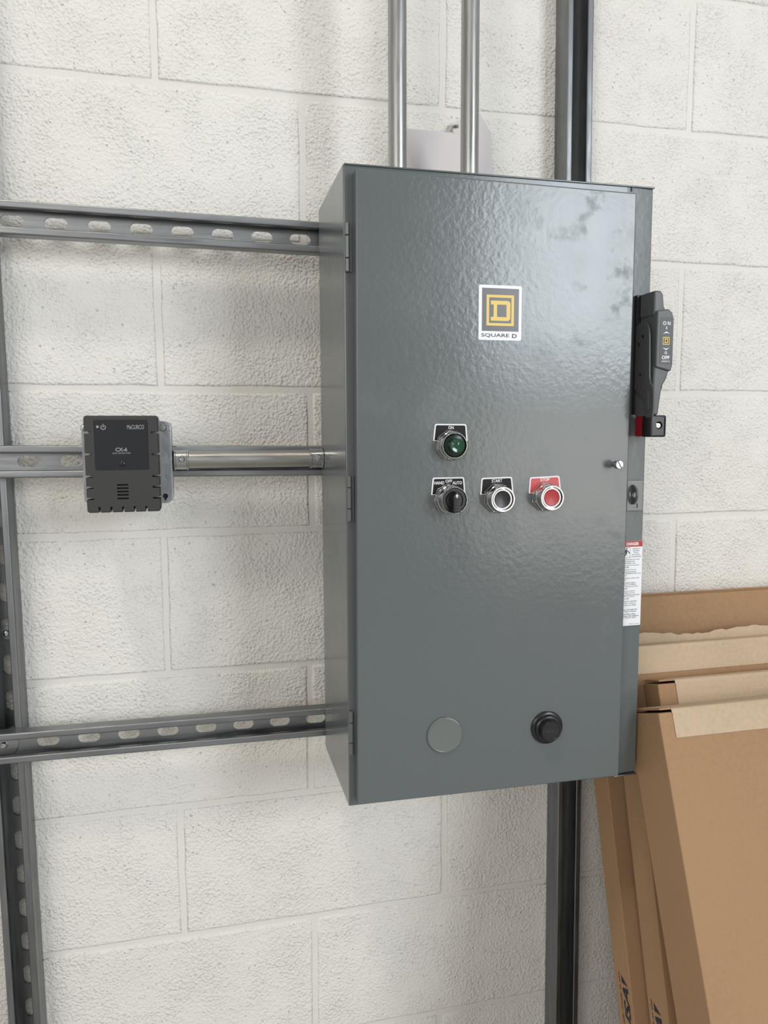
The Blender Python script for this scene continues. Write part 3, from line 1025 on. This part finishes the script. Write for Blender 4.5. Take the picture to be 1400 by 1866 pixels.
# ------------------------------------------------------------------ flat cartons leaning on the wall
def carton(name, label, x0, x1, front, thick, ztop, tape_x, tape_h, wedge=0.5, raised=True, printing=None, shift=0.0):
    d0, zz, tg = front
    th = math.atan(tg)
    s, c = math.sin(th), math.cos(th)
    ft = (d0 + shift + (ztop - zz) * tg, ztop)
    bt = (ft[0] + c * thick, ft[1] - s * thick)
    Ln = bt[1] / c
    by = bt[0] - Ln * s
    t_ = thing(name, label, 'carton', (x0, by, 0), (-th, 0, 0), 'flat cardboard cartons leaning on the wall')
    W = x1 - x0
    body_ = box(0, W, -thick, 0, 0.3, Ln - 4.6, 1.6, 3)
    pcs = [(body_, CARD)]
    obj('carton_body', pcs, None, t_, local=True, smooth=45)
    # top flaps: two board layers, lifted at the open left end
    for k, (lo, hi) in enumerate(((Ln - 4.4, Ln - 2.2), (Ln - 2.0, Ln + 0.2))):
        f_ = bmesh.new()
        xs_ = [1.5 + k * 1.0, 16, 36, 60, W]
        lift = [wedge * (0.7 - 0.45 * k), wedge * (0.4 - 0.2 * k), wedge * 0.1, 0, 0]
        rows = []
        yf = -thick + (2.5 if k == 0 else 0.2)
        for x_, l_ in zip(xs_, lift):
            sg = -l_ if k == 0 else l_ * 0.4
            rows.append([f_.verts.new((x_, y_, z_ + sg)) for y_, z_ in ((yf, lo), (-1.0, lo), (-1.0, hi), (yf, hi))])
        for a, b in zip(rows, rows[1:]):
            for i in range(4):
                f_.faces.new((a[i], a[(i + 1) % 4], b[(i + 1) % 4], b[i]))
        f_.faces.new(rows[0])
        f_.faces.new(rows[-1][::-1])
        bmesh.ops.recalc_face_normals(f_, faces=f_.faces)
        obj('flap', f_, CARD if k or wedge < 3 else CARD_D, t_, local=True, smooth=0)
    if tape_x is not None:
        # paper tape over the top edge and down the front
        tp = bmesh.new()
        ta = tape_x - x0
        path = [(0.2, Ln + 0.7), (-thick * 0.5, Ln + 0.9), (-thick + 3, Ln + 0.8), (-thick - 0.4, Ln - 0.6), (-thick - 1.0, Ln - 4.0), (-thick - 1.1, Ln - 7.5), (-thick - 0.6, Ln - 8.5), (-thick - 0.7, Ln - tape_h * 0.6), (-thick - 0.6, Ln - tape_h)]
        rows = []
        nx = 26
        for k in range(nx + 1):
            x_ = ta + (W - ta) * k / nx
            rows.append([tp.verts.new((x_ + (0.8 if k == 0 and j > 4 else 0), y_ + random.uniform(-0.25, 0.0), z_ + random.uniform(-0.2, 0.2))) for j, (y_, z_) in enumerate(path)])
        for a, b in zip(rows, rows[1:]):
            for j in range(len(path) - 1):
                tp.faces.new((a[j], a[j + 1], b[j + 1], b[j]))
        bmesh.ops.recalc_face_normals(tp, faces=tp.faces)
        obj('paper_tape', tp, TAPE, t_, local=True, smooth=60)
    if printing:
        tip, wc = printing      # height along the side and offset from its back edge
        def onside(bm_, sx, up_):
            # flat glyphs (x right, z up) turned to read upward on the left side face
            for v in bm_.verts:
                gx, gz = v.co.x, v.co.z
                v.co = Vector((-0.25, -(wc + sx) + gz, tip + up_ + gx))
            return bm_
        ink = []
        ink.append((onside(glyphs('USA', 16.5, 66, 'R', bold=0.35, shear=0.35), 12.5, -14.5), NAVY))
        ink.append((onside(glyphs('proudly made in the', 5.6, 92, 'R', bold=0.05, shear=0.3), -1.5, 2.0), NAVY))
        tri = bmesh.new()
        tri.faces.new([tri.verts.new((-0.25, -(wc + a), tip + b)) for a, b in ((4.0, 0), (4.0, -11.0), (21.0, -11.0))])
        ink.append((tri, NAVY))
        tr2 = bmesh.new()
        tr2.faces.new([tr2.verts.new((-0.25, -(wc + a), tip + b)) for a, b in ((4.0, -84), (4.0, -100), (21.0, -94))])
        ink.append((tr2, ORANGE))
        obj('printing', ink, None, t_, local=True, smooth=0)
    return t_, thick, Ln, W


RX = 1560
c0, th0, L0, Wd0 = carton('flat_carton', 'rearmost and tallest brown carton touching the block wall', 632, RX, (-119.5, 841.0, .28), 45.0, 1103.0, None, 0, printing=(577.5, 17.0))
c1, th1, L1, Wd1 = carton('flat_carton', 'second brown carton from the wall with a wide pale tape and torn strip', 638, RX - 40, (-198.1, 879.7, .27), 49.0, 1051.6, 640, 39.5, wedge=1, printing=(590.0, 12.0))
carton('flat_carton', 'third brown carton from the wall with creased tape and an open top corner', 657.5, RX - 20, (-205, 1010, .32), 36.0, 1015.6, 684, 44, wedge=9, shift=2.5)
carton('flat_carton', 'frontmost brown carton with its whole front showing under pale tape', 604, RX - 60, (-284, 1009.7, .374), 75.0, 1009.8, 622.5, 36.5, wedge=8)
# the ragged strip of tape torn off the second carton's back edge
tb = bmesh.new()
lo_, hi_ = [], []
x_ = 42.0
while x_ < Wd1:
    jag = 13.5 + 3.2 * math.sin(x_ * 0.031) + random.uniform(-1.6, 1.6)
    lo_.append(tb.verts.new((x_, -1.5, L1 - 1)))
    hi_.append(tb.verts.new((x_, 2.0 + random.uniform(-1.2, 2.2), L1 + jag)))
    x_ += random.uniform(5, 11)
for i in range(len(lo_) - 1):
    tb.faces.new((lo_[i], lo_[i + 1], hi_[i + 1], hi_[i]))
obj('torn_tape', tb, TAPE, c1, local=True, smooth=60)
